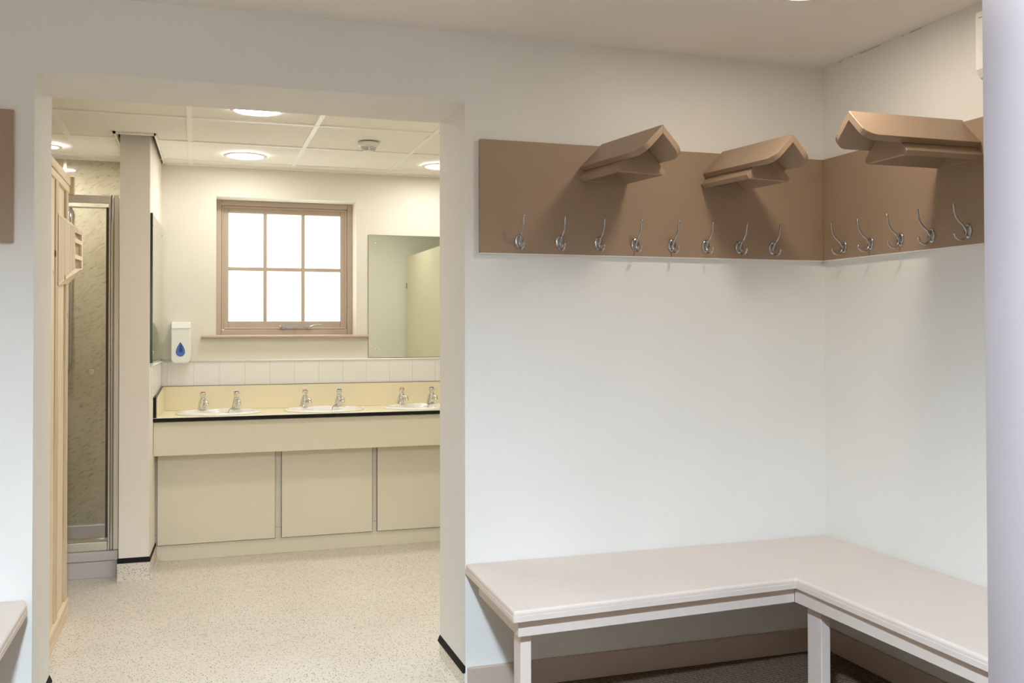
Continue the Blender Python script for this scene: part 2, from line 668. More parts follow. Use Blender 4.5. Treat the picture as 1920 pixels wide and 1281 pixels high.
bm = B()
cove(bm, (XR_, D), (XR_, D + T), (-1, 0), 0.080)
structure(build('trim_2', bm, 'vinyl'), 'coved vinyl upstand on the opening reveal')
bm = B()
cap_strip(bm, (XR_, D), (XR_, D + T), (-1, 0), 0.070, 0.094, 0.010)
structure(build('trim_3', bm, 'black'), 'black capping strip on the opening reveal beside the bench')
bm = B()
cove(bm, (XL, D), (XL, D + T), (1, 0), 0.080, r=0.012)
structure(build('trim_4', bm, 'vinyl'), 'coved vinyl upstand on the far reveal')
bm = B()
cap_strip(bm, (XL, D), (XL, D + T), (1, 0), 0.070, 0.094, 0.010)
structure(build('trim_5', bm, 'black'), 'black capping strip on the opening reveal beside the pine cabin')
bm = B()
cove(bm, (-0.392, 5.40), (-0.238, 5.40), (0, -1), 0.100)
cove(bm, (-0.238, 5.40), (-0.222, 5.79), (1, 0), 0.100, r=0.018)
structure(build('trim_6', bm, 'vinyl'), 'speckled vinyl upstand round the wall end')
bm = B()
cap_strip(bm, (-0.392, 5.40), (-0.234, 5.40), (0, -1), 0.094, 0.120)
cap_strip(bm, (-0.236, 5.392), (-0.222, 5.79), (1, 0), 0.094, 0.110, 0.005)
structure(build('trim_7', bm, 'black'), 'black capping strip round the foot of the wall end')

# hairline crack along the bay ceiling joint
bm = B()
for (y0, y1, w) in ((3.235, 3.26, .0012), (3.17, 3.18, .0012), (3.01, 3.13, .0010), (2.88, 2.895, .0010), (2.79, 2.85, .0014)):
    box(bm, RW - 0.0012, RW - 0.0002, y0, y1, ZC - 0.006, ZC - 0.006 + w)
structure(build('trim_8', bm, 'grey_line'), 'dark hairline crack under the bay ceiling')

# tiled splash strip behind the basins
bm = B()
tz0, tz1 = 0.965, 1.112
x = -0.207
edges = [-0.207, -0.170] + [-0.170 + 0.1502 * k for k in range(1, 18)]
for a, b_ in zip(edges, edges[1:]):
    box(bm, a + 0.0008, b_ - 0.0008, WB - 0.007, WB, tz0, tz1)
for k in range(4):          # tiles returning on the pier side
    y0, y1 = 5.47 + 0.15 * k, min(5.47 + 0.15 * (k + 1), WB - 0.007)
    fx = lambda y: -0.238 + (y - 5.40) * 0.031 / 0.76
    if y0 > 5.39:
        extrude(bm, [(fx(y0), y0 + 0.001, z) for z in (tz0 - 0.02, tz1)] + [(fx(y0) + 0.007, y0 + 0.001, z) for z in (tz1, tz0 - 0.02)],
                [(fx(y1), y1 - 0.001, z) for z in (tz0 - 0.02, tz1)] + [(fx(y1) + 0.007, y1 - 0.001, z) for z in (tz1, tz0 - 0.02)])
structure(build('trim_9', bm, 'tile', bevel=0.0005), 'row of white tiles behind the basins')
bm = B()
box(bm, -0.2, RW, WB - 0.0062, WB - 0.0001, tz0, tz1 - 0.001)
structure(build('trim_11', bm, 'grout'), 'pale grout between the wall tiles')
bm = B()
tube(bm, [(-0.200, WB - 0.006, 1.117), (RW, WB - 0.006, 1.117)], 0.0065, 10)
tube(bm, [(-0.226, 5.47, 1.117), (-0.201, WB - 0.006, 1.117)], 0.006, 10)
structure(build('trim_10', bm, 'white_plastic'), 'white round edge trim above the tile row')

# ------------------------------------------------------------------ washroom window
win = bpy.data.objects.new('window_1', None)
COL.objects.link(win)
win.location = (0.539, 6.32, 1.27)
structure(win, 'brown framed six pane frosted window above the basins')
FY = 6.322
bm = B()


def frame(bm, x0, x1, z0, z1, w, y0, y1, wb=None):
    wb = w if wb is None else wb
    box(bm, x0, x0 + w, y0, y1, z0, z1)
    box(bm, x1 - w, x1, y0, y1, z0, z1)
    box(bm, x0 + w, x1 - w, y0, y1, z1 - w, z1)
    box(bm, x0 + w, x1 - w, y0, y1, z0, z0 + wb)


frame(bm, 0.1095, 0.9690, 1.2715, 2.1275, 0.034, FY, FY + 0.09, 0.036)
fr_o = build('window_frame', bm, 'window_paint', win, 0.004)
bm = B()
frame(bm, 0.1435, 0.9350, 1.3075, 2.0935, 0.014, FY + 0.008, FY + 0.05)
build('frame_moulding', bm, 'window_paint', win, 0.005)
bm = B()
frame(bm, 0.150, 0.929, 1.314, 2.087, 0.038, FY + 0.018, FY + 0.06, 0.048)
build('sash', bm, 'window_paint', win, 0.005)
gx = [0.188, 0.402, 0.424, 0.641, 0.662, 0.891]
bm = B()
for a, b_ in ((0.404, 0.422), (0.643, 0.661)):
    box(bm, a - 0.002, b_ + 0.002, FY + 0.024, FY + 0.056, 1.362, 2.050)
box(bm, 0.188, 0.891, FY + 0.026, FY + 0.054, 1.683, 1.706)
build('glazing_bars', bm, 'window_paint', win, 0.003)
for i, (a, b_) in enumerate(((0.186, 0.406), (0.420, 0.645), (0.659, 0.893))):
    for (z0, z1) in ((1.360, 1.688), (1.702, 2.052)):
        bm = B()
        box(bm, a, b_, FY + 0.040, FY + 0.044, z0, z1)
        build('window_pane', bm, 'pane', win)
bm = B()
prof = [(WB + 0.17, 1.2745), (WB - 0.030, 1.2745), (WB - 0.038, 1.270), (WB - 0.040, 1.264), (WB - 0.038, 1.257), (WB - 0.030, 1.252), (WB - 0.0005, 1.252), (WB - 0.0005, 1.2715), (WB + 0.17, 1.2715)]
prism_x(bm, prof, HX0 + 0.0005, HX1 - 0.0005)
prism_x(bm, prof[1:7] + [(WB - 0.0005, 1.2745)], 0.024, HX0 + 0.0005)
prism_x(bm, prof[1:7] + [(WB - 0.0005, 1.2745)], HX1 - 0.0005, 1.042)
build('window_sill', bm, 'window_paint', win, 0.002)
# casement stay
bm = B()
box(bm, 0.500, 0.700, FY - 0.010, FY - 0.004, 1.320, 1.331)
tube(bm, spline([(0.690, FY - 0.009, 1.326), (0.715, FY - 0.012, 1.333), (0.735, FY - 0.013, 1.337), (0.765, FY - 0.013, 1.337)]), 0.0045, 8)
box(bm, 0.515, 0.535, FY - 0.012, FY + 0.001, 1.312, 1.336)
box(bm, 0.588, 0.602, FY - 0.018, FY + 0.001, 1.311, 1.322)
box(bm, 0.672, 0.690, FY - 0.016, FY + 0.001, 1.312, 1.324)
tube(bm, [(0.500, FY - 0.007, 1.3255), (0.508, FY - 0.007, 1.3255)], 0.009, 10)
build('casement_stay', bm, 'hook_metal', win, 0.001, label='silver casement stay')

# window added behind the viewpoint as soft fill for the changing room
win2 = bpy.data.objects.new('window_fill', None)
COL.objects.link(win2)
win2.location = (-0.8, CF - 0.1, wz0)
structure(win2, 'unseen window added in the front wall as soft fill light')
bm = B()
frame(bm, wx0, wx1, wz0, wz1, 0.05, CF - 0.12, CF - 0.05)
box(bm, -0.82, -0.78, CF - 0.11, CF - 0.06, wz0 + 0.05, wz1 - 0.05)
build('window_frame', bm, 'window_paint', win2, 0.004)
bm = B()
box(bm, wx0 + 0.05, wx1 - 0.05, CF - 0.10, CF - 0.09, wz0 + 0.05, wz1 - 0.05)
build('window_pane', bm, 'pane_fill', win2)


# ------------------------------------------------------------------ ceiling lights
def downlight(x, y, z, lamp, label, group=None, r=0.098, ring=0.121, rim=0.0):
    t = thing('ceiling_downlight', (x, y, z), label, 'ceiling light', group)
    bm = B()
    lathe(bm, [(ring, 0.0), (ring, -0.003 - rim), (ring - 0.006, -0.0065 - rim), (r + 0.004, -0.007 - rim), (r, -0.004 - rim), (r, 0.0)], (0, 0, 0), 48, close_top=False, close_bot=False)
    o = build('trim_ring', bm, 'white_plastic', t, origin=(0, 0, 0))
    bm = B()
    lathe(bm, [(0.0005, -0.0042), (r * 0.6, -0.0040), (r, -0.0030), (r, -0.0005), (0.0005, -0.0005)], (0, 0, 0), 48)
    o = build('light_diffuser', bm, lamp, t, origin=(0, 0, 0))
    return t


GW = 'round downlights in the washroom ceiling'
downlight(1.83, 2.578, ZC, 'lamp_bay', 'round downlight in the painted ceiling above the bench bay')
downlight(-0.06, 0.25, ZC, 'lamp_near', 'unseen ceiling light read off bench shadows, rim added to shade the upper wall', rim=0.030)  # out-of-view lamp set by bench shadows; deep rim added to shade upper wall
downlight(0.261, 5.726, ZW, 'lamp_wet', 'round lit downlight in the tiled ceiling straight above the six pane window', GW)
downlight(0.258, 4.513, ZW, 'lamp_wet', 'round lit downlight partly hidden by the head of the opening', GW)
downlight(1.425, 5.735, ZW, 'lamp_wet', 'round lit downlight cut off by the opening jamb beside the smoke detector', GW)
downlight(1.425, 4.513, ZW, 'lamp_wet', 'round downlight over the toilet cubicle side', GW)
downlight(-0.775, 5.745, ZW, 'lamp_shower', 'small round downlight over the shower, seen above the pine cabin', GW, 0.050, 0.072)

# smoke detector
t = thing('smoke_detector', (0.872, 5.13, ZW), 'white round smoke detector on the washroom ceiling tiles', 'smoke detector')
bm = B()
lathe(bm, [(0.056, 0.0), (0.056, -0.014), (0.052, -0.020), (0.046, -0.021)], (0, 0, 0), 40)
build('detector_base', bm, 'white_plastic', t, origin=(0, 0, 0))
bm = B()
lathe(bm, [(0.045, -0.020), (0.043, -0.026), (0.037, -0.034), (0.032, -0.043), (0.024, -0.049), (0.001, -0.050)], (0, 0, 0), 40)
hd = build('detector_head', bm, 'white_plastic', t, origin=(0, 0, 0))
bm = B()
for r, z in ((0.0405, -0.0285), (0.0365, -0.0355), (0.0325, -0.0425)):
    lathe(bm, [(r, z + 0.0012), (r + 0.0012, z), (r, z - 0.0012)], (0, 0, 0), 40, close_top=False, close_bot=False)
sl = build('vent_slots', bm, 'black', t, origin=(0, 0, 0))
for a in (-math.pi / 2 - 0.1, math.pi / 2 - 0.1):
    p0 = Vector((math.cos(a) * 0.044, math.sin(a) * 0.044, -0.022))
    p1 = Vector((math.cos(a) * 0.030, math.sin(a) * 0.030, -0.049))
    bm = B()
    tube(bm, [p0, p1], 0.0045, 6)
    build('guard_rib', bm, 'white_plastic', t, origin=(0, 0, 0))

# ================================================================== COAT RACKS
BT = 0.018                       # board thickness
# hook master (modelled facing -Y, base centre at the origin)
def hook_mesh():
    bm = B()
    lathe(bm, [(0.0215, 0.0), (0.0215, -0.0025), (0.018, -0.0050), (0.012, -0.0062), (0.0008, -0.0064)], (0, 0, 0), 28, 0.82, 1.18, axis='y')
    up = spline([(0, -0.003, -0.004), (0, -0.012, 0.009), (0, -0.020, 0.019), (0, -0.034, 0.029), (0, -0.048, 0.046), (0, -0.056, 0.064), (0, -0.060, 0.088)], 5)
    n = len(up)
    tube(bm, up, [0.0038 + 0.0002 * (1 if i > n - 4 else 0) + 0.0015 * max(0, 1 - i / 8) for i in range(n)], 12)
    lo = spline([(0, -0.005, 0.008), (0, -0.008, -0.008), (0, -0.014, -0.021), (0, -0.024, -0.029), (0, -0.036, -0.030), (0, -0.048, -0.024), (0, -0.056, -0.011)], 5)
    n = len(lo)
    tube(bm, lo, [0.0036 + 0.0012 * max(0, (i - n + 8) / 8) for i in range(n)], 12)
    sphere(bm, (0, -0.060, 0.0885), 0.0042)
    sphere(bm, (0, -0.0562, -0.0105), 0.0050)
    for z in (0.017, -0.017):
        sphere(bm, (0.009 * (1 if z > 0 else -1), -0.0050, z * 0.8), 0.0030, 8, (1, 0.5, 1))
    bmesh.ops.recalc_face_normals(bm, faces=bm.faces)
    me = bpy.data.meshes.new('coat_hook')
    bm.to_mesh(me)
    bm.free()
    me.materials.append(MAT['hook_metal'])
    return me


HOOK = hook_mesh()


def add_hook(parent, loc, rotz):
    o = bpy.data.objects.new('coat_hook', HOOK)
    COL.objects.link(o)
    o.parent = parent
    o.location = Vector(loc) - parent.location
    o.rotation_euler = (0, 0, rotz)
    o['label'] = 'silver double coat hook'
    return o


def helmet_shelf(parent, base, outd, crossd, L, Llow, rc=0.045, round_both=True):
    """steep little roof of two boards projecting along outd from base (a ridge foot on the board),
    over a shorter roof of the same kind closed by a gable plate"""
    base, outd, crossd = Vector(base), Vector(outd).normalized(), Vector(crossd).normalized()
    k = math.sqrt(0.5)

    def wing(bm, side, ridge, S_, t, L_, rc_, miter=True, back=-0.010):
        # outline in (l along outd, s down the slope)
        pts = [(back, 0.0), (L_, 0.0)]
        if rc_:
            for i in range(7):
                a = math.pi / 2 * i / 6
                pts.append((L_ - rc_ + rc_ * math.cos(a), S_ - rc_ + rc_ * math.sin(a)))
        else:
            pts.append((L_, S_))
        pts.append((back, S_))
        slope = crossd * side * k - Vector((0, 0, 1)) * k
        nin = -crossd * side * k - Vector((0, 0, 1)) * k
        o_ = [ridge + outd * l + slope * s for l, s in pts]
        i_ = [ridge + outd * l + slope * max(s, t) + nin * t for l, s in pts]
        extrude(bm, o_, i_)

    ridge = base.copy()
    bm = B()
    for sd in (-1, 1):
        wing(bm, sd, ridge, 0.132, 0.022, L, rc)
    sh = build('helmet_shelf', bm, 'board', parent, 0.0012, 1)
    ridge2 = ridge - Vector((0, 0, 0.0325))
    bm = B()
    for sd in (-1, 1):
        wing(bm, sd, ridge2, 0.148, 0.020, Llow, 0)
    # gable plate at the front and a thin one on the board
    hw = (0.148 - 0.002) * k - 0.012
    for l0, l1, zz in ((Llow - 0.020, Llow - 0.001, 0.0), (-0.010, 0.010, 0.0)):
        tri = [(0, -0.024), (-hw, -0.024 - hw), (hw, -0.024 - hw)]
        extrude(bm, [ridge2 + outd * l0 + crossd * c + Vector((0, 0, z)) for c, z in tri], [ridge2 + outd * l1 + crossd * c + Vector((0, 0, z)) for c, z in tri])
    build('shelf_support', bm, 'board', sh, 0.0010, 1)
    return sh


t = thing('coat_rack', (1.71, D - BT, 1.586), 'long brown board with eight coat hooks and two roof shaped shelves beside the opening', 'coat rack')
bm = B()
prism_z(bm, [(0.973, D - BT), (RW - BT, D - BT), (RW - BT, D), (0.973, D)], 1.586, 2.000)
build('back_board', bm, 'board', t, 0.0015, 1)
bm = B()
box(bm, 0.974, RW - BT, D - BT + 0.0004, D, 1.5835, 1.5862)
build('lower_edge', bm, 'wall', t, label='cream painted lower edge')
for x in (1.121, 1.281, 1.438, 1.590, 1.746, 1.893, 2.043, 2.195):
    add_hook(t, (x, D - BT, 1.631), 0)
sk = math.radians(8.6)
for X0 in (1.458, 1.977):
    helmet_shelf(t, (X0, D - BT, 2.010), (math.sin(sk), -math.cos(sk), 0), (math.cos(sk), math.sin(sk), 0), 0.385, 0.255)

t = thing('coat_rack', (RW - BT, 2.4, 1.586), 'brown board with coat hooks and one roof shaped shelf on the bay side wall', 'coat rack')
bm = B()
box(bm, RW - BT, RW, 3.0645, D, 1.586, 2.000)
build('back_board', bm, 'board', t, 0.0012, 1)
bm = B()
box(bm, RW - BT - 0.0005, RW, 1.305, 3.0635, 1.586, 2.000)
build('back_board', bm, 'board', t, 0.0012, 1)
bm = B()
box(bm, RW - BT, RW, 1.305, D - BT, 1.5835, 1.5862)
build('lower_edge', bm, 'wall', t, label='cream painted lower edge')
for y in (3.208, 3.049, 2.885, 2.730, 2.562):
    add_hook(t, (RW - BT - 0.0005, y, 1.632), -math.pi / 2)
helmet_shelf(t, (RW - BT, 2.595, 2.010), (-1, 0, 0), (0, -1, 0), 0.445, 0.305)

t = thing('coat_rack', (-1.4, D - BT, 1.583), 'brown coat rack board on the wall across the opening from the bench bay', 'coat rack')
bm = B()
box(bm, -2.4, -0.549, D - BT, D - 0.0005, 1.583, 2.001)
build('back_board', bm, 'board', t, 0.002, 2)
bm = B()
box(bm, -0.5490, -0.5478, D - BT * 0.75, D - 0.002, 1.588, 1.990)
build('edge_strip', bm, 'skirting', t)

# ================================================================== BENCHES
def bench(name, loc, label, poly, nosings, apron_lines, legs, ztop=0.463):
    t = thing(name, loc, label, 'bench')
    bm = B()
    prism_z(bm, poly, ztop - 0.037, ztop)
    build('seat', bm, 'bench', t, 0.009, 3)
    for (x0, y0), (x1, y1), (nx, ny) in nosings:
        bm = B()
        prism_z(bm, [(x0, y0), (x1, y1), (x1 + nx * 0.0016, y1 + ny * 0.0016), (x0 + nx * 0.0016, y0 + ny * 0.0016)], ztop - 0.034, ztop - 0.017)
        build('edge_nosing', bm, 'bench', t, 0.0005, 1)
    for pts in apron_lines:
        bm = B()
        (x0, y0), (x1, y1), (nx, ny) = pts
        w = 0.018
        prism_z(bm, [(x0, y0), (x1, y1), (x1 + nx * w, y1 + ny * w), (x0 + nx * w, y0 + ny * w)], 0.372, ztop - 0.037)
        build('apron', bm, 'bench', t, 0.002, 2)
    for (x, y, w, d) in legs:
        bm = B()
        box(bm, x, x + w, y, y + d, 0.0, ztop - 0.038)
        build('leg', bm, 'bench', t, 0.003, 2)
    return t


P0, P1, P2 = (0.902, 2.745), (1.930, 2.807), (1.922, 1.302)
bench('corner_bench', (1.7, 3.0, 0), 'pale mushroom painted corner bench running round the bay',
      [P0, P1, P2, (RW - 0.0005, 1.302), (RW - 0.0005, D - 0.0005), (0.921, D - 0.0005)],
      [((0.903, 2.7455), (1.929, 2.8068), (0, -1)), ((1.929, 2.805), (1.9225, 1.31), (-1, 0)), ((0.9025, 2.746), (0.920, 3.355), (-1, 0))],
      [((0.930, 2.783), (1.946, 2.841), (0, 1)),
       ((1.946, 2.841), (1.960, 1.302), (1, 0)),
       ((0.930, 2.784), (0.945, 3.27), (1, 0))],
      [(0.949, 2.822, 0.036, 0.066), (1.985, 2.747, 0.036, 0.078), (1.985, 1.42, 0.036, 0.078)])

bench('wall_bench', (-1.5, 3.0, 0), 'pale mushroom painted bench on the wall across the opening from the bay',
      [(-2.5, 2.75), (-0.497, 2.75), (-0.497, 3.30), (-0.512, D - 0.0005), (-2.5, D - 0.0005)],
      [((-2.49, 2.75), (-0.498, 2.75), (0, -1)), ((-0.497, 2.752), (-0.497, 3.298), (1, 0))],
      [((-2.46, 2.785), (-0.545, 2.785), (0, 1)), ((-0.545, 2.785), (-0.545, 3.27), (-1, 0))],
      [(-0.60, 2.81, 0.036, 0.066), (-2.4, 2.81, 0.036, 0.066)], 0.463)

# white box on the bay side wall, mostly hidden by the nib wall
t = thing('wall_heater', (RW, 2.2, 2.10), 'white casing high on the bay side wall, mostly hidden by the open door leaf', 'wall heater')
bm = B()
prism_y(bm, [(RW, 2.315), (RW - 0.095, 2.315), (RW - 0.10, 2.310), (RW - 0.10, 2.130), (RW - 0.085, 2.105), (RW - 0.05, 2.092), (RW, 2.092)], 1.75, 2.440)
build('heater_casing', bm, 'white_plastic', t, 0.004, 2)
bm = B()
box(bm, RW - 0.101, RW - 0.0995, 1.80, 2.425, 2.292, 2.2935)
build('panel_joint', bm, 'grey_line', t)

# ================================================================== WASHROOM VANITY
CT = 0.820
fx = lambda y: -0.238 + (y - 5.40) * 0.031 / 0.76       # pier face
t = thing('vanity_unit', (0.8, 5.8, 0), 'cream laminate vanity unit with lift off access panels below the basins', 'cabinet')
bm = B()
prism_z(bm, [(fx(5.80) + 0.0005, 5.794), (RW - 0.001, 5.794), (RW - 0.001, 5.82), (fx(5.82) + 0.0005, 5.82)], 0.0, 0.79)
build('carcass_front', bm, 'laminate', t)
bm = B()   # smooth plinth with a rounded lower corner
pl = [(-0.215, 0.090), (-0.215, 0.040)] + [(-0.215 + 0.04 * (1 - math.cos(a)), 0.040 - 0.04 * math.sin(a)) for a in [math.pi / 2 * i / 6 for i in range(1, 7)]] + [(RW - 0.001, 0.0), (RW - 0.001, 0.090)]
prism_y(bm, pl, 5.7885, 5.7935)
build('plinth', bm, 'laminate', t, 0.002, 2)
bm = B()
box(bm, fx(5.655) + 0.0008, RW - 0.001, 5.645, 5.665, 0.612, 0.7985)
build('apron_panel', bm, 'laminate', t, 0.0015, 1)
for (a, b_) in ((-0.2105, 0.4345), (0.4725, 1.0035), (1.0345, 1.560), (1.60, 2.13)):
    bm = B()
    box(bm, a, b_, 5.775, 5.7930, 0.0925, 0.640)
    p = build('access_panel', bm, 'laminate', t, 0.0015, 1)
    bm = B()
    box(bm, a - 0.0016, a - 0.0002, 5.7755, 5.7925, 0.0925, 0.64)
    box(bm, b_ + 0.0002, b_ + 0.0010, 5.7755, 5.7925, 0.0925, 0.64)
    box(bm, a, b_, 5.7755, 5.7925, 0.0912, 0.0923)
    build('edge_band', bm, 'grey_line', p)
for (a, b_) in ((-0.221, -0.2125), (0.436, 0.4705), (1.005, 1.0325)):
    bm = B()
    box(bm, a, b_, 5.7932, 5.7939, 0.150, 0.1515)
    build('sheet_joint', bm, 'grey_line', t)

# worktop with three oval cut outs
wt = thing('worktop', (0.8, 5.9, CT), 'yellow cream laminate worktop with a black front edge holding the basins', 'worktop')
BX = (0.120, 0.730, 1.335)
BY, BRX, BRY = 5.885, 0.238, 0.195
BASINS = BX + (1.95,)


def ellipse(cx, cyy, rx, ry, n=48):
    return [(cx + rx * math.cos(2 * math.pi * k / n), cyy + ry * math.sin(2 * math.pi * k / n)) for k in range(n)]


bm = B()
# top skin: strips of quads between the rectangle cells and the ellipses
cells = [fx(5.63) + 0.0008] + [(BASINS[i] + BASINS[i + 1]) / 2 for i in range(3)] + [RW - 0.001]
NS = 48
for zz in (CT, CT - 0.020):
    for i, cxx in enumerate(BASINS):
        x0, x1, y0, y1 = cells[i], cells[i + 1], 5.632, WB - 0.0005
        el = [bm.verts.new((px_, py_, zz)) for px_, py_ in ellipse(cxx, BY, BRX - 0.02, BRY - 0.02, NS)]
        outer = []
        for k in range(NS):
            a = 2 * math.pi * k / NS
            dx, dy = math.cos(a), math.sin(a)
            cand = []
            if dx > 1e-6: cand.append((x1 - cxx) / dx)
            if dx < -1e-6: cand.append((x0 - cxx) / dx)
            if dy > 1e-6: cand.append((y1 - BY) / dy)
            if dy < -1e-6: cand.append((y0 - BY) / dy)
            s_ = min(cand)
            outer.append(bm.verts.new((cxx + dx * s_, BY + dy * s_, zz)))
        for k in range(NS):
            j = (k + 1) % NS
            bm.faces.new((el[k], el[j], outer[j], outer[k]))
        # fill the cell corners
        for (X, Y) in ((x0, y0), (x1, y0), (x1, y1), (x0, y1)):
            ang = math.atan2(Y - BY, X - cxx) % (2 * math.pi)
            k = int(ang / (2 * math.pi / NS)) % NS
            j = (k + 1) % NS
            c_ = bm.verts.new((X, Y, zz))
            bm.faces.new((outer[k], outer[j], c_))
        if zz == CT:
            top_el = el
        # ellipse wall
        if zz != CT:
            pass
for f in bm.faces:
    f.normal_update()
    if (f.normal.z < 0):
        f.normal_flip()
box(bm, cells[0], RW - 0.001, 5.6325, 5.650, CT - 0.020, CT - 0.0006)
top = build('top_sheet', bm, 'laminate_top', wt)
bm = B()
box(bm, cells[0] - 0.001, RW - 0.001, 5.622, 5.632, CT - 0.019, CT + 0.001)
build('front_edge', bm, 'black', wt, 0.003, 2, label='black front edge')
bm = B()
box(bm, cells[0], RW - 0.001, 5.624, 5.631, CT + 0.001, CT + 0.0035)
build('front_bead', bm, 'white_plastic', wt, 0.001, 1)
bm = B()
box(bm, fx(WB) + 0.001, RW - 0.001, WB - 0.016, WB - 0.0005, CT + 0.0005, 0.966)
build('splashback', bm, 'laminate_top', wt, 0.001, 1)
bm = B()
box(bm, fx(WB) + 0.001, RW - 0.001, WB - 0.0165, WB - 0.001, 0.9662, 0.9685)
build('splashback_edge', bm, 'grey_line', wt)
bm = B()
poly = [(5.640, CT + 0.0005), (WB - 0.017, CT + 0.0005), (WB - 0.017, 0.966), (6.03, 0.966), (5.640, 0.935)]
extrude(bm, [(fx(y) + 0.008, y, z) for y, z in poly], [(fx(y) + 0.020, y, z) for y, z in poly])
build('side_splash', bm, 'laminate_top', wt, 0.001, 1)
bm = B()
box(bm, fx(5.63) - 0.000 + 0.0008, fx(5.63) + 0.016, 5.624, 5.640, CT + 0.003, 0.936)
build('side_splash_edge', bm, 'black', wt, 0.002, 1, label='black edge of the end splash')
bm = B()
pe = [(5.640, 0.9352), (6.03, 0.9662), (WB - 0.017, 0.9662), (WB - 0.017, 0.9685), (6.03, 0.9685), (5.640, 0.9375)]
extrude(bm, [(fx(y) + 0.008, y, z) for y, z in pe], [(fx(y) + 0.020, y, z) for y, z in pe])
build('side_splash_line', bm, 'grey_line', wt)


# basins
def basin_mesh_parts(t):
    bm = B()
    prof = [(1.00, 0.0008), (1.00, 0.006), (0.975, 0.0125), (0.93, 0.0145), (0.885, 0.0125), (0.85, 0.004), (0.82, -0.012), (0.74, -0.070), (0.55, -0.118), (0.28, -0.135), (0.05, -0.139)]
    rings = []
    seg = 56
    for kf, hgt in prof:
        ring = []
        for i in range(seg):
            a = 2 * math.pi * i / seg
            # the rear of the rim is deeper, it carries the taps
            x_, y_ = BRX * math.cos(a) * kf, BRY * math.sin(a) * kf
            if kf < 0.9:
                y_ -= 0.030 * (0.9 - kf + 0.25)
                y_ *= 0.92 if y_ > 0 else 1.0
            ring.append(bm.verts.new((x_, y_, hgt)))
        rings.append(ring)
    for r0, r1 in zip(rings, rings[1:]):
        for i in range(seg):
            f = bm.faces.new((r0[i], r0[(i + 1) % seg], r1[(i + 1) % seg], r1[i]))
            f.smooth = True
    bm.faces.new(rings[-1])
    build('bowl', bm, 'ceramic', t, origin=(0, 0, 0))
    bm = B()
    lathe(bm, [(0.022, -0.1385), (0.022, -0.134), (0.014, -0.133), (0.001, -0.133)], (0, -0.035, 0), 24)
    build('waste', bm, 'chrome', t, origin=(0, 0, 0))
    bm = B()
    ch = spline([(0.108, 0.138, 0.016), (0.094, 0.122, 0.021), (0.070, 0.100, 0.016), (0.060, 0.085, 0.004), (0.058, 0.078, -0.012)], 6)
    tube(bm, ch, 0.0016, 6)
    build('plug_chain', bm, 'grey_line', t, origin=(0, 0, 0))
    bm = B()
    lathe(bm, [(0.009, 0.0), (0.009, -0.003), (0.004, -0.004), (0.001, -0.004)], (0.054, 0.098, -0.003), 16)
    build('chain_stay', bm, 'chrome', t, origin=(0, 0, 0))


b0 = thing('wash_basin', (BX[0], BY, CT), 'white oval inset basin nearest the soap dispenser', 'basin', 'oval basins set in the worktop')
basin_mesh_parts(b0)
copy_thing(b0, (BX[1], BY, CT), None, 'white oval inset basin between the other two, below the window corner')
copy_thing(b0, (BX[2], BY, CT), None, 'white oval inset basin below the back wall mirror, cut by the jamb')


# taps
def tap(x, y, hot, label, turn=0.0):
    t = thing('basin_tap', (x, y, CT + 0.0135), label, 'tap', 'push taps on the basins')
    bm = B()
    prof = [(0.0245, 0.0), (0.0245, 0.004), (0.0232, 0.008), (0.0225, 0.020), (0.0215, 0.038), (0.0195, 0.052), (0.0165, 0.060), (0.0170, 0.063), (0.0165, 0.066)]
    # body leans a little forward towards the bowl
    c = Vector((0, 0, 0))
    rings = []
    for r, hh in prof:
        off = -0.011 * hh / 0.06
        rings.append([bm.verts.new((math.cos(2 * math.pi * k / 24) * r, math.sin(2 * math.pi * k / 24) * r + off, hh)) for k in range(24)])
    for r0, r1 in zip(rings, rings[1:]):
        for k in range(24):
            f = bm.faces.new((r0[k], r0[(k + 1) % 24], r1[(k + 1) % 24], r1[k]))
            f.smooth = True
    bm.faces.new(rings[0][::-1])
    bm.faces.new(rings[-1])
    build('tap_body', bm, 'chrome', t, origin=(0, 0, 0))
    bm = B()
    sp_ = spline([(0, -0.010, 0.040), (0, -0.026, 0.048), (0, -0.042, 0.046), (0, -0.048, 0.038), (0, -0.048, 0.028)], 5)
    tube(bm, sp_, [0.0125] * 6 + [0.0115] * (len(sp_) - 6), 16)
    lathe(bm, [(0.0125, 0.024), (0.0130, 0.026), (0.0130, 0.032)], (0, -0.048, 0), 16)
    build('spout', bm, 'chrome', t, origin=(0, 0, 0))
    bm = B()
    lathe(bm, [(0.0125, 0.066), (0.0130, 0.074), (0.0165, 0.086), (0.0178, 0.094), (0.0170, 0.098), (0.0145, 0.1005)], (0, -0.0125, 0), 24)
    hd = build('push_head', bm, 'chrome', t, origin=(0, 0, 0))
    bm = B()
    lathe(bm, [(0.0150, 0.0995), (0.0140, 0.1025), (0.0090, 0.1045), (0.0005, 0.1050)], (0, -0.0125, 0), 24)
    build('indice_cap', bm, 'red' if hot else 'blue', hd, origin=(0, 0, 0), label='red cap' if hot else 'blue cap')
    t.rotation_euler = (0, 0, turn)
    return t


tap(0.027, 6.030, True, 'chrome hot tap with red cap on the basin nearest the dispenser', 0.6)
tap(0.222, 6.030, False, 'chrome cold tap with blue cap on the basin nearest the dispenser', 0.35)
tap(0.623, 6.032, True, 'chrome hot tap with red cap on the basin below the window corner', 0.8)
tap(0.834, 6.032, False, 'chrome cold tap with blue cap on the basin below the window corner', 0.55)
tap(1.226, 6.034, True, 'chrome hot tap with red cap below the back wall mirror', 0.85)
tap(1.421, 6.034, False, 'chrome cold tap with blue cap below the back wall mirror, next to the jamb', 0.7)

